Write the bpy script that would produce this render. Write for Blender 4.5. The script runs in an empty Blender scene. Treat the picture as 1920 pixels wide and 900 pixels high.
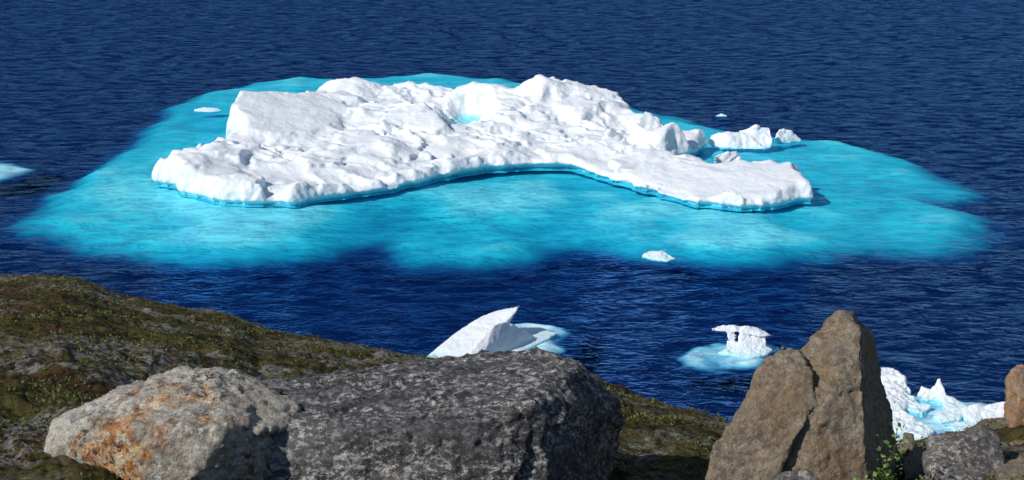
import bpy, bmesh, math, random
import numpy as np
from mathutils import Vector, noise
random.seed(7); np.random.seed(7)
R = math.radians

# ------------------------------------------------------------------ survey
# The place: sea level z=0, viewpoint on a hillside 30 m above the fjord.
H = 30.0; PITCH = R(17); F = 960/math.tan(R(20))
cP, sP = math.cos(PITCH), math.sin(PITCH)
def ray(px, py):
    u = (px-960)/F; v = (450-py)/F
    return (u, cP+v*sP, -sP+v*cP)
def onz(px, py, z=0.0):
    d = ray(px, py); t = (z-H)/d[2]
    return (d[0]*t, d[1]*t, z)
def ony(px, py, Y):
    if Y < 5: return onz(px, py, Y)
    d = ray(px, py); t = Y/d[1]
    return (d[0]*t, Y, H+d[2]*t)

scene = bpy.context.scene
scene.view_settings.view_transform = 'Standard'
scene.view_settings.look = 'None'
scene.view_settings.exposure = 0

# ------------------------------------------------------------------ helpers
def link(o):
    scene.collection.objects.link(o); return o
def tag(o, label=None, category=None, kind=None, group=None, parent=None):
    if label: o["label"] = label
    if category: o["category"] = category
    if kind: o["kind"] = kind
    if group: o["group"] = group
    if parent: o.parent = parent
    return o
def mesh_obj(name, verts, faces, mat=None, smooth=True, origin=None):
    verts = np.asarray(verts, dtype=float)
    if origin is not None: verts = verts - np.array(origin)
    me = bpy.data.meshes.new(name)
    me.from_pydata(verts.tolist(), [], [list(map(int, f)) for f in faces])
    me.update()
    if smooth: me.polygons.foreach_set("use_smooth", [True]*len(me.polygons))
    if mat: me.materials.append(mat)
    o = link(bpy.data.objects.new(name, me))
    if origin is not None: o.location = origin
    return o
def empty(name, loc):
    o = link(bpy.data.objects.new(name, None)); o.location = loc; o.empty_display_size = 0.5
    return o
def fbm(P, scale, octv=4, off=0.0, Hh=1.0):
    return np.array([noise.fractal((p[0]*scale+off, p[1]*scale+off*.7, p[2]*scale-off), Hh, 2.0, octv) for p in P])
def sstep(a, b, x):
    t = np.clip((x-a)/(b-a), 0, 1); return t*t*(3-2*t)
def sdf(X, Y, poly):
    """positive inside"""
    poly = np.asarray(poly)[:, :2]; n = len(poly)
    d = np.full(X.shape, 1e9); ins = np.zeros(X.shape, bool)
    for i in range(n):
        a = poly[i]; b = poly[(i+1) % n]; e = b-a
        wx, wy = X-a[0], Y-a[1]
        t = np.clip((wx*e[0]+wy*e[1])/(e@e+1e-9), 0, 1)
        d = np.minimum(d, np.hypot(wx-e[0]*t, wy-e[1]*t))
        c = ((a[1] > Y) != (b[1] > Y))
        xi = a[0]+(Y-a[1])*(e[0])/(e[1] if abs(e[1]) > 1e-9 else 1e-9)
        ins ^= c & (X < xi)
    return np.where(ins, d, -d)
def remesh(verts, faces, voxel):
    me = bpy.data.meshes.new("tmp"); me.from_pydata([tuple(v) for v in verts], [], faces); me.update()
    o = link(bpy.data.objects.new("tmp", me))
    m = o.modifiers.new("r", 'REMESH'); m.mode = 'VOXEL'; m.voxel_size = voxel
    bpy.context.view_layer.update()
    dg = bpy.context.evaluated_depsgraph_get()
    new = bpy.data.meshes.new_from_object(o.evaluated_get(dg))
    bpy.data.objects.remove(o); bpy.data.meshes.remove(me)
    return new
def hulls_to_mesh(hulls, voxel):
    V = []; Fc = []
    for h in hulls:
        bm = bmesh.new()
        for p in h: bm.verts.new(p)
        r = bmesh.ops.convex_hull(bm, input=bm.verts)
        junk = [v for v in bm.verts if not v.link_faces]
        for v in junk: bm.verts.remove(v)
        bm.verts.ensure_lookup_table(); bm.verts.index_update()
        base = len(V)
        V += [tuple(v.co) for v in bm.verts]
        Fc += [[base+v.index for v in f.verts] for f in bm.faces]
        bm.free()
    return remesh(V, Fc, voxel)
def coords(me):
    a = np.empty(len(me.vertices)*3); me.vertices.foreach_get("co", a); return a.reshape(-1, 3)
def normals(me):
    a = np.empty(len(me.vertices)*3); me.vertices.foreach_get("normal", a); return a.reshape(-1, 3)
def setco(me, P):
    me.vertices.foreach_set("co", P.ravel()); me.update()
def smooth_mesh(me, it=3, f=0.5):
    P = coords(me); n = len(P)
    e = np.empty(len(me.edges)*2, dtype=np.int32); me.edges.foreach_get("vertices", e); e = e.reshape(-1, 2)
    cnt = np.bincount(e.ravel(), minlength=n).astype(float)
    for _ in range(it):
        S = np.zeros_like(P)
        for k in range(3):
            S[:, k] = np.bincount(e[:, 0], P[e[:, 1], k], n)+np.bincount(e[:, 1], P[e[:, 0], k], n)
        P = P*(1-f)+f*S/np.maximum(cnt, 1)[:, None]
    setco(me, P)
def finish(me, name, mat, origin):
    P = coords(me)-np.array(origin); setco(me, P)
    me.name = name; me.materials.clear(); me.materials.append(mat)
    me.polygons.foreach_set("use_smooth", [True]*len(me.polygons))
    o = link(bpy.data.objects.new(name, me)); o.location = origin
    return o
def facets(P, scale, seed=0.):
    out = np.zeros(len(P))
    for i, p in enumerate(P):
        dd, pp = noise.voronoi((p[0]*scale+seed, p[1]*scale, p[2]*scale))
        c = pp[0]
        v = noise.noise_vector((c[0]*3.7+.5, c[1]*3.7, c[2]*3.7))
        q = (p[0]*scale+seed-c[0], p[1]*scale-c[1], p[2]*scale-c[2])
        out[i] = (q[0]*v[0]+q[1]*v[1]+q[2]*v[2])*1.6+v[0]*.35
    return out

# ------------------------------------------------------------------ materials
class NT:
    def __init__(s, name):
        s.m = bpy.data.materials.new(name); s.m.use_nodes = True
        s.t = s.m.node_tree; s.t.nodes.clear()
        s.out = s.n('ShaderNodeOutputMaterial')
    def n(s, typ, **kw):
        nd = s.t.nodes.new(typ)
        for k, v in kw.items(): setattr(nd, k, v)
        return nd
    def l(s, a, b): s.t.links.new(a, b)
    def coord(s, kind='Object', scale=(1, 1, 1), rot=(0, 0, 0), loc=(0, 0, 0)):
        tc = s.n('ShaderNodeTexCoord'); mp = s.n('ShaderNodeMapping')
        mp.inputs['Scale'].default_value = scale; mp.inputs['Rotation'].default_value = rot
        mp.inputs['Location'].default_value = loc
        s.l(tc.outputs[kind], mp.inputs[0]); return mp.outputs[0]
    def noise(s, co, scale, detail=4, rough=.55, dist=0):
        nd = s.n('ShaderNodeTexNoise')
        nd.inputs['Scale'].default_value = scale; nd.inputs['Detail'].default_value = detail
        nd.inputs['Roughness'].default_value = rough; nd.inputs['Distortion'].default_value = dist
        s.l(co, nd.inputs['Vector']); return nd.outputs['Fac']
    def ramp(s, fac, stops):
        nd = s.n('ShaderNodeValToRGB'); cr = nd.color_ramp
        while len(cr.elements) < len(stops): cr.elements.new(0.5)
        for e, (p, c) in zip(cr.elements, stops):
            e.position = p
            e.color = (c, c, c, 1) if isinstance(c, (int, float)) else (*c, 1)
        s.l(fac, nd.inputs[0]); return nd.outputs[0]
    def mix(s, fac, a, b, mode='MIX'):
        nd = s.n('ShaderNodeMix', data_type='RGBA', blend_type=mode)
        for sock, v in ((nd.inputs[0], fac), (nd.inputs[6], a), (nd.inputs[7], b)):
            if hasattr(v, 'links'): s.l(v, sock)
            elif isinstance(v, (int, float)): sock.default_value = v
            else: sock.default_value = (*v, 1)
        return nd.outputs[2]
    def math(s, op, a, b=0.0, c=None):
        nd = s.n('ShaderNodeMath', operation=op)
        for i, v in enumerate((a, b) if c is None else (a, b, c)):
            if hasattr(v, 'links'): s.l(v, nd.inputs[i])
            else: nd.inputs[i].default_value = v
        return nd.outputs[0]
    def bump(s, h, strength=.5, dist=.05, prev=None):
        nd = s.n('ShaderNodeBump'); nd.inputs['Strength'].default_value = strength
        nd.inputs['Distance'].default_value = dist; s.l(h, nd.inputs['Height'])
        if prev: s.l(prev, nd.inputs['Normal'])
        return nd.outputs[0]
    def principled(s, col, rough=.6, nrm=None, spec=.4, **kw):
        p = s.n('ShaderNodeBsdfPrincipled')
        if hasattr(col, 'links'): s.l(col, p.inputs['Base Color'])
        else: p.inputs['Base Color'].default_value = (*col, 1)
        if hasattr(rough, 'links'): s.l(rough, p.inputs['Roughness'])
        else: p.inputs['Roughness'].default_value = rough
        p.inputs['Specular IOR Level'].default_value = spec
        if nrm: s.l(nrm, p.inputs['Normal'])
        for k, v in kw.items(): p.inputs[k].default_value = v
        s.l(p.outputs[0], s.out.inputs[0]); return p

DEEP = (0.002, 0.015, 0.085)

def mat_water():
    t = NT("sea_water")
    co1 = t.coord('Object', (0.55, 1.0, 1), (0, 0, R(-12)))
    co2 = t.coord('Object', (0.6, 1.0, 1), (0, 0, R(14)))
    n1 = t.noise(co1, 1.05, 2, .5, .5)
    n1 = t.math('ABSOLUTE', t.math('SUBTRACT', n1, .5))
    n1 = t.math('MULTIPLY', n1, -1.6)
    n2 = t.noise(co2, 2.2, 3, .6, .3)
    n3 = t.noise(co1, 0.45, 2, .5)
    h = t.math('ADD', n1, t.math('MULTIPLY', n2, .65))
    h = t.math('ADD', h, t.math('MULTIPLY', n3, .9))
    b = t.bump(h, 1.0, .32)
    fr = t.n('ShaderNodeFresnel'); fr.inputs['IOR'].default_value = 1.33; t.l(b, fr.inputs['Normal'])
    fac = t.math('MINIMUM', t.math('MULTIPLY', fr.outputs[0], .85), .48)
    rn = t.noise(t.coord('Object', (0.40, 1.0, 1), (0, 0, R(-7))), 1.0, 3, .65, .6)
    fac = t.math('MULTIPLY', fac, t.ramp(rn, [(.40, .08), (.50, .65), (.60, 1.1)]))  # painted ripple contrast: stretched noise scales the reflection in place of wave slope
    gl = t.n('ShaderNodeBsdfGlossy'); gl.inputs['Roughness'].default_value = .03
    gl.inputs['Color'].default_value = (.17, .43, 1.0, 1); t.l(b, gl.inputs['Normal'])
    tr = t.n('ShaderNodeBsdfTransparent'); tr.inputs['Color'].default_value = (.95, 1, 1, 1)
    mx = t.n('ShaderNodeMixShader'); t.l(fac, mx.inputs[0]); t.l(tr.outputs[0], mx.inputs[1]); t.l(gl.outputs[0], mx.inputs[2])
    t.l(mx.outputs[0], t.out.inputs[0]); return t.m

def mat_deep():
    t = NT("deep_water"); t.principled(DEEP, 1, spec=0); return t.m

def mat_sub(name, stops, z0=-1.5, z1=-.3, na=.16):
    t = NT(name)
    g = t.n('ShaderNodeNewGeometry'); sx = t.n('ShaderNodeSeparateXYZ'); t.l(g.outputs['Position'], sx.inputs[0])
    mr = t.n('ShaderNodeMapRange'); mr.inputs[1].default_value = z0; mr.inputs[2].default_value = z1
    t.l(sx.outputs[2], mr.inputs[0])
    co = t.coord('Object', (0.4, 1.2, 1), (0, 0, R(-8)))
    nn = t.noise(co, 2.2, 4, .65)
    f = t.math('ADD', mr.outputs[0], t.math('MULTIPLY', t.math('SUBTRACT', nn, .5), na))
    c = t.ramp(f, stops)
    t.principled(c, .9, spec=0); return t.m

def mat_ice(name="glacier_ice", blue=.42):
    t = NT(name)
    co = t.coord('Object')
    g = t.n('ShaderNodeNewGeometry'); sx = t.n('ShaderNodeSeparateXYZ'); t.l(g.outputs['Position'], sx.inputs[0])
    n1 = t.noise(co, .5, 5, .6)
    white = t.ramp(n1, [(.3, (.75, .80, .84)), (.6, (.85, .865, .875))])
    pt = t.ramp(g.outputs['Pointiness'], [(.44, (.58, .74, .86)), (.49, (1, 1, 1))])  # concave hollows tinted blue-grey: crevice shading painted into the ice colour
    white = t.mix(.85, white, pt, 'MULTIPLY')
    wl = t.ramp(sx.outputs[2], [(.02, 1.0), (.40, 0.0)])
    c = t.mix(t.math('MULTIPLY', wl, blue), white, (.30, .84, .89))
    under = t.ramp(t.math('ADD', sx.outputs[2], .5), [(.49, 1.0), (.53, 0.0)])
    c = t.mix(under, c, (.02, .58, .72) if blue > .4 else (.35, .88, .95))
    at = t.n('ShaderNodeAttribute', attribute_name="melt")
    c = t.mix(at.outputs['Fac'], c, (.20, .72, .82))
    h1 = t.noise(co, 1.8, 7, .65)
    b = t.bump(h1, .7, .18)
    t.principled(c, .5, b, .3)
    return t.m

def mat_rock(name, darkc, midc, lightc, speck=.5, black=.3, orange=0, orange_pt=None, orange_r=1.0, sc=1.0, brown=None, lich=(.60, .58, .52), osc=8, oth=.52, stretch=(1, 1, 1), patchy=0.0):
    t = NT(name); co = t.coord('Object'); cs = t.coord('Object', stretch)
    n1 = t.noise(cs, 1.6*sc, 6, .65, .4)
    c = t.ramp(n1, [(.32, darkc), (.5, midc), (.68, lightc)])
    if brown:
        nb = t.noise(co, 2.3*sc, 4, .6)
        c = t.mix(t.ramp(nb, [(.42, 0.0), (.60, .8)]), c, brown)
    sp = t.noise(cs, 18*sc, 6, .8)
    spm = t.noise(cs, 2.0*sc, 4, .6)
    if orange:
        no = t.noise(co, 2.6*sc, 6, .65, .5)
        if orange_pt is not None:
            vm = t.n('ShaderNodeVectorMath', operation='DISTANCE'); t.l(co, vm.inputs[0]); vm.inputs[1].default_value = orange_pt
            dd = t.math('MULTIPLY', t.math('SUBTRACT', orange_r, vm.outputs['Value']), .28)
            no = t.math('ADD', no, dd)
        oc = t.ramp(t.noise(co, osc, 5, .65), [(.36, (.40, .13, .02)), (.5, (.56, .26, .07)), (.64, (.64, .48, .27))])
        c = t.mix(t.ramp(no, [(oth, 0.0), (oth+.10, orange)]), c, oc)
    c = t.mix(t.math('MULTIPLY', t.ramp(sp, [(.51, 0.0), (.55, speck)]), t.ramp(spm, [(.36+patchy, .15), (.54+patchy*.6, 1.0)])), c, lich)
    bl = t.noise(cs, 12*sc, 6, .8, .3)
    blm = t.noise(cs, 1.4*sc, 4, .6)
    c = t.mix(t.math('MULTIPLY', t.ramp(bl, [(.5, 0.0), (.54, 1.0)]), t.ramp(blm, [(.38, .1), (.58, black)])), c, (.028, .026, .028))
    fine = t.noise(co, 60, 3, .7)
    c = t.mix(.6, c, t.ramp(fine, [(.35, .5), (.65, 1.2)]), 'MULTIPLY')
    b = t.bump(t.noise(co, 6*sc, 7, .72), 1.0, .075)
    b = t.bump(fine, .6, .008, b)
    t.principled(c, .85, b, .2)
    return t.m

def mat_ground():
    t = NT("tundra_ground"); co = t.coord('Object')
    n1 = t.noise(co, .8, 7, .65, .5)
    c = t.ramp(n1, [(.30, (.075, .034, .016)), (.42, (.125, .075, .026)), (.53, (.110, .105, .026)), (.68, (.20, .145, .055))])
    n2 = t.noise(co, 5, 7, .82)
    c = t.mix(t.ramp(n2, [(.44, .92), (.52, 0.0)]), c, (.018, .014, .008))
    n4 = t.noise(co, .42, 5, .6); n5 = t.noise(co, 6, 7, .85)
    lich = t.math('MULTIPLY', t.ramp(n4, [(.49, 0.0), (.56, 1.0)]), t.ramp(n5, [(.50, 0.0), (.53, .9)]))
    c = t.mix(lich, c, (.36, .34, .32))
    b = t.bump(n2, 1, .12); b = t.bump(t.noise(co, 28, 5, .75), .8, .015, b)
    t.principled(c, .95, b, .1); return t.m

def mat_leaf(name, a, b_):
    t = NT(name); g = t.n('ShaderNodeNewGeometry')
    c = t.ramp(g.outputs['Random Per Island'], [(0, a), (1, b_)])
    t.principled(c, .6, None, .3); return t.m

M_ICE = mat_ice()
M_ICE_S = mat_ice("drift_ice", .35)
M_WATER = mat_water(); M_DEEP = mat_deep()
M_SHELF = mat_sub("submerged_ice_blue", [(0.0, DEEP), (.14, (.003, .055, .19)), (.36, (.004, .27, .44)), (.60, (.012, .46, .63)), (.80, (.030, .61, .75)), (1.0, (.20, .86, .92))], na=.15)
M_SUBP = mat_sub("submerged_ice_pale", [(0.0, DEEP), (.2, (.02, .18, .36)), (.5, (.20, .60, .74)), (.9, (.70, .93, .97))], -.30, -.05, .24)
M_GROUND = mat_ground()

# ------------------------------------------------------------------ light / world / camera
to_sun = Vector((-.76, -.54, .74)).normalized()
w = bpy.data.worlds.new("World"); scene.world = w; w.use_nodes = True
nt = w.node_tree; bg = nt.nodes['Background']
sky = nt.nodes.new('ShaderNodeTexSky'); sky.sky_type = 'NISHITA'; sky.sun_disc = False
sky.sun_elevation = math.asin(to_sun.z); sky.sun_rotation = math.atan2(to_sun.x, to_sun.y) % (2*math.pi)
sky.dust_density = .2; sky.ozone_density = 3.0
nt.links.new(sky.outputs[0], bg.inputs[0]); bg.inputs[1].default_value = .09
sl = bpy.data.lights.new("sun", 'SUN'); sl.energy = 3.8; sl.angle = R(.5); sl.color = (1, .96, .9)
so = link(bpy.data.objects.new("sun", sl)); so.rotation_euler = to_sun.to_track_quat('Z', 'Y').to_euler(); so.location = (-60, -40, 90)
cam = bpy.data.cameras.new("camera"); co_ = link(bpy.data.objects.new("camera", cam))
co_.location = (0, 0, H); co_.rotation_euler = (R(90)-PITCH, 0, 0)
cam.sensor_width = 36; cam.lens = 18/math.tan(R(20)); cam.clip_end = 6000; cam.clip_start = .1
scene.camera = co_

# ------------------------------------------------------------------ sea
def sheet(name, z, mat, s=3000):
    o = mesh_obj(name, [(-s, -s, z), (s, -s, z), (s, s, z), (-s, s, z)], [(0, 1, 2, 3)], mat, False)
    return tag(o, kind="structure")
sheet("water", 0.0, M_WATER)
sheet("deep_water", -1.6, M_DEEP)

# ------------------------------------------------------------------ terrain
SIL = [(-3000, 530), (-600, 500), (0, 516), (60, 516), (130, 530), (200, 556), (300, 574), (400, 592), (450, 617), (560, 628), (650, 648), (750, 668),
       (850, 680), (950, 686), (1100, 705), (1200, 745), (1280, 762), (1350, 780), (1500, 815), (1650, 845), (1720, 842), (1800, 828), (1850, 812), (1920, 800), (2500, 730), (6000, 650)]
RR = [(-3000, 34), (0, 32), (900, 26), (1300, 22), (1700, 18), (1920, 17), (6000, 16)]
def ground_base(x, y):
    x = np.asarray(x, float); y = np.asarray(y, float)
    r = np.hypot(x, y); az = np.arctan2(x, np.maximum(y, 1e-3)); az = np.clip(az, -.6, .6)
    u = np.tan(az)*F*cP*1.04
    px = 960+u
    py = np.interp(px, [a for a, b in SIL], [b for a, b in SIL])
    v = (450-py)/F; dz = -sP+v*cP; dy = cP+v*sP
    tanD = -dz/dy*np.cos(az)
    Rr = np.interp(px, [a for a, b in RR], [b for a, b in RR]); k = 3.5/Rr**2
    return H-r*tanD-k*(r-Rr)**2
def ground_noise(x, y):
    a = noise.fractal((x*.35, y*.35, 3.1), 1.0, 2.0, 4)*.11
    b = noise.fractal((x*1.6, y*1.6, 7.7), .6, 2.0, 5)*.085
    return a+b-.04
def ground_z(x, y): return float(ground_base(x, y))+ground_noise(x, y)
azs = np.concatenate([np.linspace(-100, -24, 30, endpoint=False), np.linspace(-24, 24, 560), np.linspace(24, 100, 31)[1:]])
rs = np.concatenate([np.linspace(.5, 7, 14, endpoint=False), 7*np.power(120/7, np.linspace(0, 1, 320))])
A, RRr = np.meshgrid(np.radians(azs), rs, indexing='ij')
X = (RRr*np.sin(A)).ravel(); Y = (RRr*np.cos(A)).ravel(); Z = ground_base(X, np.where(Y > 0, Y, 1e-3))
Z = Z+np.array([ground_noise(a, b) for a, b in zip(X, Y)])
na, nr = len(azs), len(rs)
idx = np.arange(na*nr).reshape(na, nr)
Fq = np.stack([idx[:-1, :-1].ravel(), idx[1:, :-1].ravel(), idx[1:, 1:].ravel(), idx[:-1, 1:].ravel()], 1)
Zf = Z[Fq].max(1); Fq = Fq[Zf > -3.0][:, ::-1]
used = np.unique(Fq); rem = np.full(na*nr, -1); rem[used] = np.arange(len(used))
g = mesh_obj("hillside_ground", np.stack([X, Y, Z], 1)[used], rem[Fq], M_GROUND)
tag(g, kind="structure")

# ------------------------------------------------------------------ main iceberg
FOOT = [(293,343,0),(330,361,0),(370,374,0),(440,384,0),(545,386,0),(650,371,0),(760,353,0),(830,336,0),(920,321,0),(1045,315,0),(1085,321,0),
        (1130,338,0),(1210,361,0),(1300,384,0),(1390,395,0),(1450,390,0),(1519,377,0),(1518,318,2.1),(1502,302,2.1),(1440,296,1.8),(1390,299,1.5),
        (1240,287,1.2),(1312,281,.2),(1324,262,.8),(1320,243,1.5),(1293,213,3),(1240,191,3.5),(1200,190,3.4),(1195,180,3.3),(1165,163,3.8),(1120,156,4),(1060,143,4.6),
        (1042,129,5),(980,134,4.9),(900,149,3.8),(830,146,3.4),(780,155,3),(700,151,3.2),(665,137,3.8),(635,142,3.6),(600,155,3.2),(560,168,3.2),
        (470,159,4.2),(440,164,4.2),(426,200,3.6),(441,271,0.0),(400,273,2),(350,267,2.5),(314,281,2.2),(295,310,1.5)]
foot = np.array([onz(*p) for p in FOOT])
CTRL = [(330,300,2.1),(360,280,2.5),(400,310,2.2),(450,345,1.7),(520,355,1.1),(480,292,2.0),(600,335,1.1),(700,325,1.1),(800,302,1.2),(900,296,.9),
        (1040,290,.9),(1120,310,.9),(1200,325,.8),(1300,350,.8),(1400,365,.9),(1490,345,1.7),(1500,310,2.1),(1420,310,1.6),(1300,310,1.3),
        (560,285,1.7),(700,265,2.0),(790,270,1.7),(850,255,1.5),(880,232,.7),(960,262,2.0),(1100,262,1.6),(1180,275,1.3),(520,200,2.8),(600,190,2.6),(660,150,3.4),
        (720,180,2.7),(800,200,2.7),(830,155,3.2),(920,160,3.6),(1010,140,5.0),(1080,155,4.2),(1150,175,3.6),(1190,205,2.4),(1050,200,2.7),(940,200,2.4),(1230,250,1.9),(1165,235,1.5)]
ctrl = np.array([onz(*p) for p in CTRL])
st = .20
x0, y0 = foot[:, 0].min()-1.5, foot[:, 1].min()-1.5; x1, y1 = foot[:, 0].max()+1.5, foot[:, 1].max()+1.5
gx = np.arange(x0, x1, st); gy = np.arange(y0, y1, st); GX, GY = np.meshgrid(gx, gy, indexing='ij')
P2 = np.stack([GX.ravel(), GY.ravel(), np.zeros(GX.size)], 1)
sd0 = sdf(GX.ravel(), GY.ravel(), foot)
sel = sd0 > -1.6
wx = np.zeros(GX.size); wx[sel] = fbm(P2[sel], .45, 4, 5.0)
sd = sd0+wx*.6+.15
d2 = np.zeros(GX.size); ws = np.zeros(GX.size)
for c in ctrl:
    q = 1/((GX.ravel()-c[0])**2+((GY.ravel()-c[1])*.8)**2+1.5)**1.6
    d2 += q*c[2]; ws += q
hh = d2/ws
Zr = np.zeros(GX.size)
n, nb, rg, dm, fm, rmask, nf = Zr.copy(), Zr.copy(), Zr.copy(), Zr.copy(), Zr.copy(), Zr.copy(), Zr.copy()
ii = np.where(sel)[0]
n[ii] = fbm(P2[ii], .16, 3, 11.0)
rmask[ii] = sstep(-.25, .25, fbm(P2[ii], .15, 3, 31.0))
rot = P2[ii]@np.array([[.92, -.38, 0], [.38, .92, 0], [0, 0, 1]]).T
rot[:, 0] *= .65
rot[:, 0] += fbm(P2[ii], .2, 3, 2.0)*1.6; rot[:, 1] += fbm(P2[ii], .2, 3, 22.0)*1.6
rg[ii] = 1-np.abs(np.array([noise.noise((p[0]*.24, p[1]*.24, 1.5)) for p in rot]))*2.6
nb[ii] = 1-np.abs(np.array([noise.noise((p[0]*.62, p[1]*.62, 9.5)) for p in rot]))*2.4
nf[ii] = 1-np.abs(np.array([noise.noise((p[0]*1.5, p[1]*1.5, 4.5)) for p in rot]))*2.4
rot2 = np.c_[rot[:, 0]+wx[ii]*.8, rot[:, 1]-wx[ii]*.6, np.zeros(len(rot))]
dm[ii] = facets(rot2, .26, 3.)
fm[ii] = facets(rot2, .6, 8.)
rough_h = n*.45+(rg-.5)*.55+(nb-.5)*.34*(.1+.9*rmask)+(nf-.5)*.16*rmask+np.clip(dm, -.8, .8)*.7+np.clip(fm, -.8, .8)*.40*(.08+.92*rmask)
rough_h = rough_h*(1-.35*sstep(138, 146, GY.ravel()))
SLABS = [([(431,200,3.6),(445,166,4.5),(475,161,4.6),(600,170,3.7),(657,200,2.7),(630,232,2.3),(540,250,2.2),(465,245,2.4)], .22),
         ([(690,232,2.1),(720,205,3.1),(800,192,3.5),(850,225,2.9),(815,248,2.0)], .15),
         ([(1182,238,2.6),(1205,200,4.0),(1240,194,4.4),(1290,208,4.0),(1298,228,3.2),(1240,258,2.3)], .06),
         ([(1160,318,1.05),(1250,300,1.5),(1390,302,1.75),(1500,304,2.2),(1512,325,2.0),(1500,360,1.1),(1390,375,.7),(1320,370,.6),(1220,345,.7)], .18),
         ([(1195,262,1.2),(1300,240,1.9),(1318,262,1.1),(1305,278,.7),(1220,276,.9)], .3),
         ([(560,180,3.0),(640,160,3.4),(690,175,3.1),(640,195,2.7)], .4),
         ([(860,190,2.7),(930,165,3.7),(1000,175,3.6),(960,205,2.7)], .4),
         ([(1020,190,3.0),(1080,170,3.7),(1140,185,3.4),(1090,215,2.7)], .3),
         ([(620,245,2.1),(700,240,2.4),(740,270,1.9),(640,280,1.7)], .3),
         ([(310,292,2.3),(355,272,2.8),(470,280,2.2),(430,320,2.0),(340,330,2.0)], .6)]
H1 = hh+rough_h
for poly, keep in SLABS:
    pw = np.array([onz(*p) for p in poly])
    Am = np.c_[pw[:, 0], pw[:, 1], np.ones(len(pw))]; cf = np.linalg.lstsq(Am, pw[:, 2], rcond=None)[0]
    pl = GX.ravel()*cf[0]+GY.ravel()*cf[1]+cf[2]
    s = sdf(GX.ravel(), GY.ravel(), pw)+wx*.5
    m = sstep(-.4, .55, s)
    H1 = H1*(1-m)+(pl+rough_h*keep)*m
pc = np.array(onz(880, 233, .6)); dp = np.hypot((GX.ravel()-pc[0])/2.0, (GY.ravel()-pc[1])/4.2)+wx*.25
H1 = H1*(sstep(.5, 1.5, dp))+.40*(1-sstep(.5, 1.5, dp))
H1 = np.maximum(H1, .38)
edge = np.sqrt(np.clip(sd/.8, 0, 1))
Zt = -.06+(H1+.06)*edge
mask = (sd > 0).reshape(GX.shape)
cell = mask[:-1, :-1] & mask[1:, :-1] & mask[1:, 1:] & mask[:-1, 1:]
id2 = np.arange(GX.size).reshape(GX.shape)
q = np.stack([id2[:-1, :-1][cell], id2[1:, :-1][cell], id2[1:, 1:][cell], id2[:-1, 1:][cell]], 1)
N = GX.size
top = np.stack([GX.ravel(), GY.ravel(), Zt], 1); bot = np.stack([GX.ravel(), GY.ravel(), np.full(N, -.20)], 1)
E = np.concatenate([q[:, [0, 1]], q[:, [1, 2]], q[:, [2, 3]], q[:, [3, 0]]])
keys = E[:, 0].astype(np.int64)*N+E[:, 1]; rk = E[:, 1].astype(np.int64)*N+E[:, 0]
bd = E[~np.isin(keys, rk)]
faces = np.concatenate([q, q[:, ::-1]+N, np.stack([bd[:, 1], bd[:, 0], bd[:, 0]+N, bd[:, 1]+N], 1)])
allv = np.concatenate([top, bot]); used = np.unique(faces); rem = np.full(2*N, -1); rem[used] = np.arange(len(used))
me = remesh(allv[used].tolist(), rem[faces].tolist(), .13)
smooth_mesh(me, 1, .5)
P = coords(me); Nn = normals(me)
hor = np.hypot(Nn[:, 0], Nn[:, 1])
disp = fbm(P, .8, 4, 3.0)*.15+fbm(P, 3.0, 2, 8.0)*.03
# melt notch carved by the sea; deepest along the front bay
bay = np.exp(-((P[:, 0]-2)/11)**2)
und = -(.35+.4*bay)*(1-sstep(.0, .40+.2*bay, P[:, 2]))*hor
above = sstep(-.05, .3, P[:, 2])
P += Nn*(disp*above)[:, None]*np.where(hor > .5, 1.0, .3)[:, None]
P[:, :2] += Nn[:, :2]*und[:, None]
setco(me, P)
dpv = np.hypot((P[:, 0]-pc[0])/2.4, (P[:, 1]-pc[1])/5)
melt = np.clip((1-sstep(.6, 1.1, dpv))*(1-sstep(.6, 1.1, P[:, 2])), 0, 1)*.9
at = me.attributes.new("melt", 'FLOAT', 'POINT'); at.data.foreach_set("value", melt.astype(np.float32))
bc = (1.0, 125.0, 0.0)
berg = empty("iceberg", bc)
tag(berg, "large low white iceberg with rugged melted top floating on the sea", "iceberg")
it = finish(me, "exposed_ice", M_ICE, (0, 0, 0)); it.location = (-bc[0], -bc[1], 0); it.parent = berg

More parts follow.
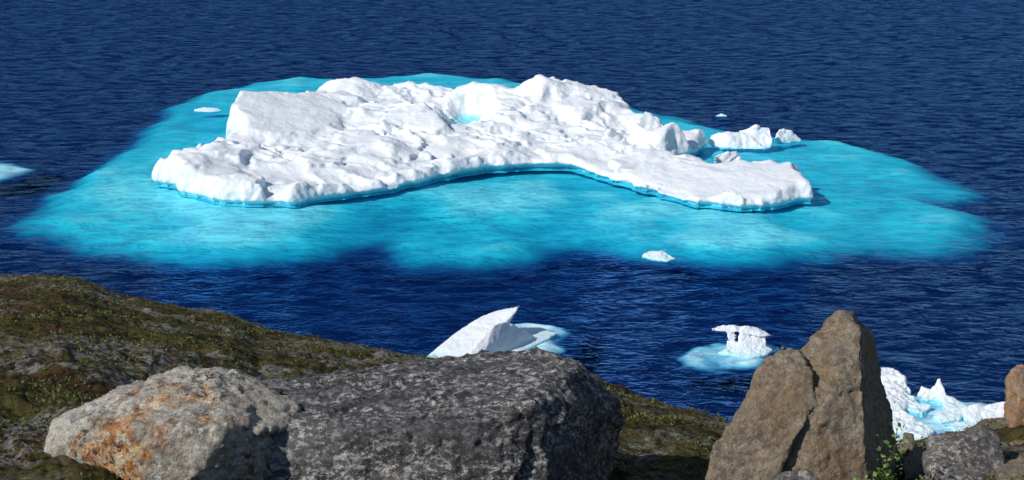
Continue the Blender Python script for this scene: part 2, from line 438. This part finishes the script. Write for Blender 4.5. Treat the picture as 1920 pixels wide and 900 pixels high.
def submerged(name, poly, mat, zt=-.3, zb=-1.5, wdt=3.5, stp=.5, zsurvey=-.8, blobs=(), warp=1.2, parent=None, mott=.20, lvl=.80):
    pw = np.array([onz(a, b, zsurvey) for a, b in poly])
    xa, ya = pw[:, 0].min()-wdt, pw[:, 1].min()-wdt; xb, yb = pw[:, 0].max()+wdt, pw[:, 1].max()+wdt
    gx = np.arange(xa, xb, stp); gy = np.arange(ya, yb, stp); GX, GY = np.meshgrid(gx, gy, indexing='ij')
    P = np.stack([GX.ravel(), GY.ravel(), np.zeros(GX.size)], 1)
    s = sdf(P[:, 0], P[:, 1], pw)+fbm(P, .22/max(warp, .3), 5, 4.0)*warp
    t = sstep(-wdt*.5, wdt*.6, s)
    t = t*(lvl+mott*fbm(P, .12/max(warp*.6, .25), 4, 9.0))
    for (bx, by, rx, ry, am) in blobs:
        c = onz(bx, by, -.6)
        g = np.exp(-(((P[:, 0]-c[0])/rx)**2+((P[:, 1]-c[1])/ry)**2))
        t = t+am*g*np.clip(t*1.5, 0, 1)
    t = np.clip(t, 0, 1.06)
    P[:, 2] = zb+(zt-zb)*t
    id2 = np.arange(GX.size).reshape(GX.shape)
    ok = (s > -wdt*.5-.6).reshape(GX.shape)
    cell = ok[:-1, :-1] | ok[1:, 1:]
    q = np.stack([id2[:-1, :-1][cell], id2[1:, :-1][cell], id2[1:, 1:][cell], id2[:-1, 1:][cell]], 1)
    used = np.unique(q); rem = np.full(GX.size, -1); rem[used] = np.arange(len(used))
    if parent:
        o = mesh_obj(name, P[used], rem[q], mat)
        o.parent = parent; o.location = -Vector(parent.location)
    else:
        o = mesh_obj(name, P[used], rem[q], mat, True, (float(P[:, 0].mean()), float(P[:, 1].mean()), 0.0))
    return o
SH = [(40,428),(75,388),(130,345),(215,292),(300,222),(330,193),(400,172),(480,153),(560,145),(640,146),(720,141),(800,138),(880,142),(960,150),(1100,170),(1250,215),
      (1400,250),(1520,262),(1600,270),(1700,300),(1790,338),(1845,362),(1765,379),(1830,400),(1862,423),(1840,448),(1780,465),(1640,466),(1540,475),(1450,481),
      (1330,485),(1240,477),(1160,461),(1080,459),(1000,477),(900,489),(800,487),(750,475),(715,449),(650,453),(580,469),(520,479),(420,485),(330,485),(260,477),(180,461),(100,447)]
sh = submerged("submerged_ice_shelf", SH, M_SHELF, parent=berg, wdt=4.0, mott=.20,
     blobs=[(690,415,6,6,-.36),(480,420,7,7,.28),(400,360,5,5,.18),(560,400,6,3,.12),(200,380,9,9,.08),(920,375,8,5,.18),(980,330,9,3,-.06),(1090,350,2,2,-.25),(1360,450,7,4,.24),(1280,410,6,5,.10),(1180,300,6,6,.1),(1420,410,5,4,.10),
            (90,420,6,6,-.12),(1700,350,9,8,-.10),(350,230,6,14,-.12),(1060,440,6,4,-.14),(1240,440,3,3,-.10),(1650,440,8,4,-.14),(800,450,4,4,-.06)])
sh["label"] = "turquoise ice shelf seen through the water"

# ------------------------------------------------------------------ drift ice
def ice_piece(name, hulls, voxel, label, amp=.08, fs=1.2, sub=None, cat="ice floe", subkw={}, group=None, thr=.6, fa=0.0, skirt=-.2, sm=1):
    hs = []
    for h in hulls:
        w_ = [ony(*p) for p in h]
        w_ += [(a, b, skirt) for a, b, c in w_ if c < thr]
        hs.append(w_)
    me = hulls_to_mesh(hs, voxel); smooth_mesh(me, sm, .5)
    P = coords(me); Nn = normals(me)
    d = fbm(P, fs, 4, 2.0)*amp*1.3+fbm(P, fs*3.5, 3, 6.0)*amp*.4
    if fa: d += facets(P, fs*1.3, 5.)*fa
    P += Nn*d[:, None]; setco(me, P)
    c = P.mean(0); org = (float(c[0]), float(c[1]), 0.0)
    if sub:
        e = empty(name, org); o = finish(me, "exposed_ice", M_ICE_S, org); o.parent = e; o.location = (0, 0, 0)
        kw = dict(zt=-.03, zb=-.32, wdt=.9, stp=.12, zsurvey=-.12, warp=.35, mott=.25, lvl=.85); kw.update(subkw)
        submerged("submerged_ice", sub, M_SUBP, parent=e, **kw); top = e
    else:
        top = finish(me, name, M_ICE_S, org)
    return tag(top, label, cat, group=group)

ice_piece("leaning_ice_fin", [
    [(790,676,75.0),(815,660,76.2),(862,616,77.2),(902,592,78.2),(930,581,78.6),(975,573,78.3),(970,582,77.9),(945,606,76.9),(915,642,75.6),(880,676,74.6),(830,680,74.3),(800,680,74.7)],
    [(860,680,.3),(905,650,.8),(928,606,1.9),(948,602,1.8),(954,615,1.3),(985,624,.5),(1005,632,.2),(960,650,.2),(900,680,.2)],
    [(950,618,.3),(985,611,.15),(1020,615,.10),(1045,624,.08),(1030,634,.06),(1000,645,.05),(980,655,.05),(940,676,.06)],
    ], .06, "pointed white ice fin leaning above its submerged turquoise foot", .04, .9, thr=.8, sm=3,
    sub=[(785,680),(860,640),(940,614),(985,603),(1035,608),(1068,622),(1044,638),(1056,655),(1000,668),(960,690),(880,700)], subkw=dict(lvl=.85))
ice_piece("arched_ice_floe", [
    [(1331,618,1.0),(1345,611,1.15),(1358,614,1.1),(1372,608,1.3),(1392,612,1.15),(1386,624,.95),(1366,623,.95),(1346,623,.95)],
    [(1380,614,1.1),(1396,609,1.3),(1412,612,1.1),(1428,616,1.0),(1452,631,.70),(1436,634,.70),(1410,630,.8),(1386,626,.9)],
    [(1360,620,1.05),(1376,620,1.0),(1382,630,.75),(1378,645,.35),(1364,638,.5)],
    [(1386,620,1.0),(1434,626,.8),(1426,642,.45),(1438,652,.2),(1382,654,.2),(1390,640,.55)],
    [(1362,636,.5),(1380,638,.5),(1396,652,.2),(1364,660,.0)],
    [(1345,662,.03),(1372,646,.3),(1424,643,.4),(1450,655,.12),(1436,665,.05),(1405,671,.02)],
    ], .045, "small white ice floe melted into a flared cap on submerged ice", .045, 2.4, thr=.22, fa=.03, sm=2, skirt=-.15,
    sub=[(1276,668),(1300,652),(1350,640),(1420,638),(1460,650),(1450,668),(1420,684),(1340,692),(1290,684)], subkw=dict(lvl=.66, mott=.4))
ice_piece("stranded_ice_floe", [
    [(1640,695,.9),(1655,686,1.0),(1680,692,.9),(1700,714,.6),(1708,728,.3),(1690,738,.1),(1640,735,.1)],
    [(1640,716,.4),(1672,712,.6),(1688,735,.3),(1720,750,.15),(1690,770,.2),(1640,775,.2)],
    [(1640,775,.35),(1690,768,.45),(1722,790,.3),(1752,804,.2),(1736,835,.05),(1640,835,.05)],
    [(1700,745,.2),(1725,757,.12),(1745,762,.15),(1730,775,.12),(1700,765,.1)],
    ], .05, "broken white ice floe stranded close to the rocky shore", .08, 2.0, fa=.12,
    sub=[(1630,740),(1730,742),(1900,758),(1905,800),(1760,845),(1640,845)], subkw=dict(mott=.5, lvl=.75))
ice_piece("jagged_ice_floe", [
    [(1722,738,.3),(1727,722,.65),(1732,730,.5),(1742,733,.5),(1765,742,.25),(1785,750,.1),(1735,748,.1)],
    [(1742,738,.35),(1752,722,.65),(1761,709,1.0),(1764,724,.7),(1774,738,.45),(1768,748,.2)],
    [(1765,738,.4),(1780,742,.3),(1790,745,.3),(1802,754,.15),(1770,758,.1)],
    [(1748,778,.1),(1775,766,.25),(1812,762,.4),(1800,785,.12),(1765,792,.05)],
    [(1806,764,.4),(1830,756,.6),(1845,760,.5),(1838,790,.1),(1812,795,.05)],
    [(1840,762,.45),(1862,758,.5),(1888,752,.7),(1898,768,.3),(1897,800,.05),(1850,800,.05)],
    [(1760,750,.1),(1800,754,.1),(1820,765,.2),(1780,770,.12)],
    [(1770,795,.05),(1800,790,.12),(1850,795,.12),(1890,797,.1),(1850,812,.02),(1800,815,.02)],
    ], .045, "flat white ice floe with jagged upright spikes near the shore", .04, 2.2, fa=.08)
ice_piece("ice_floe", [[(1326,256,.8),(1345,250,1.1),(1392,246,1.3),(1370,250,1.2),(1330,270,.2),(1380,279,0),(1440,279,0),(1400,246,1.4)],
    [(1385,246,1.2),(1412,237,1.8),(1447,238,1.7),(1450,262,.7),(1446,277,0),(1400,276,0)]],
    .11, "low white ice floe beside the large iceberg", .18, .55, fa=.15, sm=4)
ice_piece("ice_floe", [[(1454,250,.9),(1466,240,1.3),(1482,244,1.1),(1503,257,.4),(1502,266,0),(1470,268,0),(1455,265,.1)]],
    .11, "small rounded pale ice floe beside the large iceberg", .12, .8, fa=.10, sm=3)
ice_piece("ice_floe", [[(1338,292,1.5),(1360,284,1.9),(1380,283,1.9),(1392,300,1.1),(1390,310,0),(1340,310,0)]],
    .11, "small white ice block resting against the iceberg wing", .12, .8, thr=1.3, fa=.10)
ice_piece("ice_floe", [[(364,205,.12),(385,200,.35),(408,201,.3),(417,207,.05),(395,210,.0),(366,208,.0)]],
    .09, "thin flat ice floe drifting above the turquoise shelf", .06, .9, skirt=-.1)
ice_piece("ice_floe", [[(1342,216,.1),(1352,212,.28),(1363,216,.1),(1360,218,0),(1344,218,0)]],
    .08, "tiny ice fragment drifting alone in open water", .03, 1.4, skirt=-.08)
ice_piece("ice_floe", [[(1203,478,.12),(1218,471,.30),(1242,470,.34),(1268,484,.05),(1252,490,0),(1222,487,0)]],
    .06, "small white rounded ice floe at the shelf edge", .07, 1.6, skirt=-.12)
tag(submerged("ice_floe", [(-70,318),(-20,306),(20,306),(60,318),(30,328),(0,338),(-60,338)], M_SUBP, zt=-.12, zb=-.32, wdt=1.6, stp=.2, zsurvey=-.2, warp=.6, mott=.4),
    "pale turquoise ice floe lying just below the sea surface", "ice floe")

# ------------------------------------------------------------------ boulders
def boulder(name, hulls, voxel, mat, label, amp=.05, fs=1.5, fac=.05, ffs=2.2, seed=0., cat="boulder", dY=0, sm=3):
    hs = [[ony(p[0], p[1], p[2]+dY) for p in h] for h in hulls]
    me = hulls_to_mesh(hs, voxel); smooth_mesh(me, sm, .5)
    P = coords(me); Nn = normals(me)
    Pw = P+np.c_[fbm(P, 1.5, 3, seed), fbm(P, 1.5, 3, seed+9), fbm(P, 1.5, 3, seed+19)]*.15
    d = fbm(P, fs, 5, seed)*amp + fbm(P, fs*6, 4, seed+3, .6)*amp*.4
    d += facets(Pw, ffs, seed)*fac + facets(Pw, ffs*2.7, seed+5)*fac*.4
    P += Nn*d[:, None]; setco(me, P)
    c = P.mean(0); org = (float(c[0]), float(c[1]), float(P[:, 2].min()))
    return tag(finish(me, name, mat, org), label, cat)

M_R1 = mat_rock("lichen_granite_pale", (.28, .25, .20), (.48, .43, .35), (.62, .57, .49), .95, .9, .92, (-.05, -.9, 1.85), .62, lich=(.66, .63, .56))
M_R2 = mat_rock("lichen_granite_dark", (.05, .048, .05), (.12, .115, .115), (.25, .24, .225), 1.0, .9, .7, (.2, -1.2, 1.6), .30, lich=(.56, .54, .50), oth=.56, stretch=(.7, 1.0, 1.2), patchy=.03)
M_R3 = mat_rock("brown_granite", (.18, .145, .105), (.28, .23, .165), (.35, .30, .225), .40, .5, 0, brown=(.27, .18, .10), lich=(.44, .41, .34))
M_R4 = mat_rock("grey_granite", (.09, .08, .07), (.17, .15, .135), (.27, .25, .22), .7, .7)
M_R5 = mat_rock("rusty_granite", (.24, .13, .07), (.36, .22, .12), (.42, .30, .20), .3, .3, .6)

boulder("boulder", [
    [(75,980,10.4),(545,980,10.5),(300,980,9.9),(88,840,10.5),(240,800,10.1),(420,805,10.0),(535,850,10.5),(110,786,10.9),(225,731,11.1),(335,698,11.3),
     (400,689,11.3),(450,695,11.2),(500,733,10.9),(555,770,10.8),(130,792,12),(400,698,12.1),(545,780,11.8),(560,980,12),(75,980,12)],
    [(380,720,10.7),(450,693,11.2),(480,706,11.1),(540,741,10.8),(566,768,10.7),(555,800,10.5),(480,815,10.2),(400,790,10.3)],
    ], .019, M_R1, "pale granite boulder with orange and white lichen on the slope", .05, 1.4, .05, 2.0, 1.)
boulder("boulder", [
    [(470,720,11.9),(600,694,12.2),(750,690,12.4),(880,686,12.4),(980,661,12.3),(1030,658,12.2),(1080,676,12.2),(1120,704,12.2),(1156,755,12.1),(1160,790,12.0),
     (525,790,10.45),(720,806,10.35),(860,796,10.45),(1000,757,10.7),(1065,746,11.1),(450,990,10.2),(800,990,10.2),(1050,990,10.4),(1110,960,11.2),(1140,880,12),(1130,960,12.6),(450,990,12.6),(440,840,10.45),(460,780,11.2)],
    [(900,702,11.6),(985,654,12.2),(1040,653,12.1),(1084,690,11.6),(1060,800,10.8),(980,770,10.6),(900,800,10.5)],
    ], .021, M_R2, "large dark grey lichen-covered boulder lying on the grassy slope", .07, .9, .055, 1.2, 4., sm=4)
boulder("standing_boulder", [
    [(1572,583,11.7),(1602,583,11.8),(1555,602,11.6),(1522,634,11.5),(1475,690,11.35),(1403,765,11.15),(1328,850,10.95),(1293,980,10.75),(1612,618,11.4),(1622,700,11.10),
     (1626,800,10.9),(1634,990,10.6),(1640,640,12.3),(1672,780,12.9),(1696,900,13.0),(1708,990,13.0),(1500,700,12.6),(1380,900,12.8),(1560,740,10.98),(1480,990,10.5)],
    [(1440,672,11.35),(1468,650,11.45),(1500,654,11.4),(1524,698,11.12),(1530,760,10.92),(1418,720,11.12),(1378,790,10.9),(1470,860,10.66),(1440,940,10.55),(1352,900,10.7),(1290,960,10.7)],
    ], .019, M_R3, "tall pointed brown granite boulder standing upright on the slope", .05, 1.1, .022, 1.3, 11., sm=4)
boulder("boulder", [[(1728,850,12.6),(1745,820,12.8),(1788,798,13),(1840,794,13),(1876,811,12.9),(1889,850,12.6),(1875,930,12),(1800,930,11.8),(1738,920,12.2),(1760,940,13.4),(1860,930,13.4)]],
    .022, M_R4, "rounded grey boulder with lichen among stones", .04, 1.8, .04, 2.5, 13., dY=-1.7)
boulder("boulder", [[(1888,700,14),(1900,685,14.2),(1930,676,14.3),(2020,680,14.3),(1886,770,13.7),(1900,810,13.5),(2030,840,13.5),(1900,810,15),(2030,840,15)]],
    .03, M_R5, "reddish brown granite boulder on the shore slope", .04, 1.6, .04, 2, 17.)
SM = [("flat brown rock slab set in the slope", M_R3, [(1810,800,15),(1845,785,15.4),(1900,778,15.6),(1960,788,15.4),(1960,835,14.4),(1880,845,14.2),(1820,830,14.5)]),
      ("small brown stone beside the standing boulder", M_R3, [(1684,825,14),(1695,810,14.2),(1712,810,14.2),(1718,835,13.8),(1700,845,13.6),(1684,840,13.7)]),
      ("brown stone wedged at the foot of a boulder", M_R3, [(1870,880,10.4),(1888,855,10.6),(1925,852,10.6),(1940,900,10.1),(1930,930,9.9),(1872,925,10.0)]),
      ("small grey stone between the boulders", M_R4, [(1435,905,10.0),(1455,886,10.1),(1510,882,10.1),(1535,900,10.0),(1530,930,9.8),(1440,930,9.8)]),
      ("brown stone in the gap below the boulders", M_R3, [(1690,860,12.2),(1720,832,12.6),(1745,850,12.5),(1748,905,12),(1700,915,11.8)]),
      ("dark weathered stone on the mossy slope", M_R2, [(-30,545,25),(-10,514,25.6),(20,518,25.6),(40,545,25),(30,560,24.6),(-20,562,24.6)]),
      ("flat pale stone on the mossy slope", M_R4, [(1168,842,14.5),(1200,836,14.7),(1240,842,14.6),(1232,856,14.2),(1180,856,14.2)]),
      ("small rusty stone lying by the rocks", M_R5, [(1895,830,12.4),(1905,822,12.5),(1935,824,12.5),(1940,848,12.2),(1900,848,12.2)])]
for i, (lb, m, h) in enumerate(SM):
    h2 = h+[(p[0], p[1]+25, p[2]+.25) for p in h]
    boulder("stone", [h2], .02 if i != 5 else .04, m, lb, .03, 3, .02, 4, 20+i, "stone")

# ------------------------------------------------------------------ vegetation
M_LEAF = mat_leaf("dwarf_shrub_leaves", (.05, .065, .014), (.13, .135, .035))
M_LEAF2 = mat_leaf("willow_leaves", (.07, .15, .02), (.20, .31, .07))
M_STEM = mat_leaf("woody_stem", (.06, .035, .02), (.09, .06, .035))
M_HEATH = mat_leaf("heath_tufts", (.08, .04, .016), (.16, .11, .04))
def leaves(points, size, up=.5, mat=M_LEAF, name="ground_cover"):
    V = []; Fc = []
    for p in points:
        s = size*random.uniform(.6, 1.4)
        d = Vector((random.uniform(-1, 1), random.uniform(-1, 1), random.uniform(-.2, 1)*up*2)).normalized()
        nrm = Vector((random.uniform(-1, 1), random.uniform(-1, 1), random.uniform(.2, 1.2))).normalized()
        sd_ = d.cross(nrm).normalized()*s*.32
        p = Vector(p); b = len(V)
        V += [tuple(p), tuple(p+d*s*.5+sd_), tuple(p+d*s), tuple(p+d*s*.5-sd_)]; Fc.append((b, b+1, b+2, b+3))
    return mesh_obj(name, V, Fc, mat, False)
pts = []; pts2 = []
tries = 0
while tries < 160000:
    tries += 1
    az = R(random.uniform(-23, 22)); r = 8.5+26*random.random()**1.2
    x, y = r*math.sin(az), r*math.cos(az)
    f = noise.fractal((x*.9, y*.9, 50), .9, 2, 4)
    if f > .16: pts.append((x, y, ground_z(x, y)+random.uniform(-.015, .07*min(1, (f-.16)*4))))
    elif -.15 < f < .12 and random.random() < .65: pts2.append((x, y, ground_z(x, y)-.012))
o = leaves(pts, .032, .5, M_LEAF, "ground_cover"); tag(o, "low green dwarf shrubs creeping over the mossy slope", "ground cover", "stuff")
o = leaves(pts2, .03, .5, M_HEATH, "heath_cover"); tag(o, "brown and olive heath tufts covering the slope", "ground cover", "stuff")

def shrub(px, py, Y, w, h, nl, label, name="willow_shrub", ls=.05, mat=None, lift=None):
    b = Vector(ony(px, py, Y)); b.z = ground_z(b.x, b.y)-.02
    e = empty(name, b); tag(e, label, "shrub")
    V = []; Fc = []; L = []
    ns = max(5, int(nl/28))
    for i in range(ns):
        a = random.uniform(0, 6.28); ln = h*random.uniform(.55, 1.05); sp = w*.5*random.random()**.6
        p = Vector((math.cos(a)*sp*.2, math.sin(a)*sp*.2, 0)); tip = Vector((math.cos(a)*sp, math.sin(a)*sp, ln))
        prev = None; seg = 6
        for k in range(seg+1):
            t = k/seg; c = p.lerp(tip, t)+Vector((math.sin(t*5+i)*.02, math.cos(t*4+i)*.02, 0))
            rr = .006*(1-t*.7)*(h/.5)**.5
            bse = len(V)
            for m in range(4): V.append((c.x+rr*math.cos(m*1.571), c.y+rr*math.sin(m*1.571), c.z))
            if prev is not None:
                for m in range(4): Fc.append((prev+m, prev+(m+1) % 4, bse+(m+1) % 4, bse+m))
            prev = bse
            if k > 0:
                for _ in range(int(nl/ns/seg)+1): L.append(c+Vector([random.gauss(0, .035) for _ in range(3)]))
    s = mesh_obj("stem", V, Fc, M_STEM); s.parent = e
    lo = leaves(L, ls, .5, mat or M_LEAF2, "foliage"); lo.parent = e
shrub(1645, 900, 10.1, .55, .44, 620, "leafy green willow shrub growing at the foot of a boulder")
shrub(1662, 905, 10.2, .14, .86, 200, "upright willow sprig growing against a tall boulder", "willow_sprig", .042)
shrub(910, 673, 25, .5, .12, 160, "small green shrub on the crest of the slope", ls=.05)
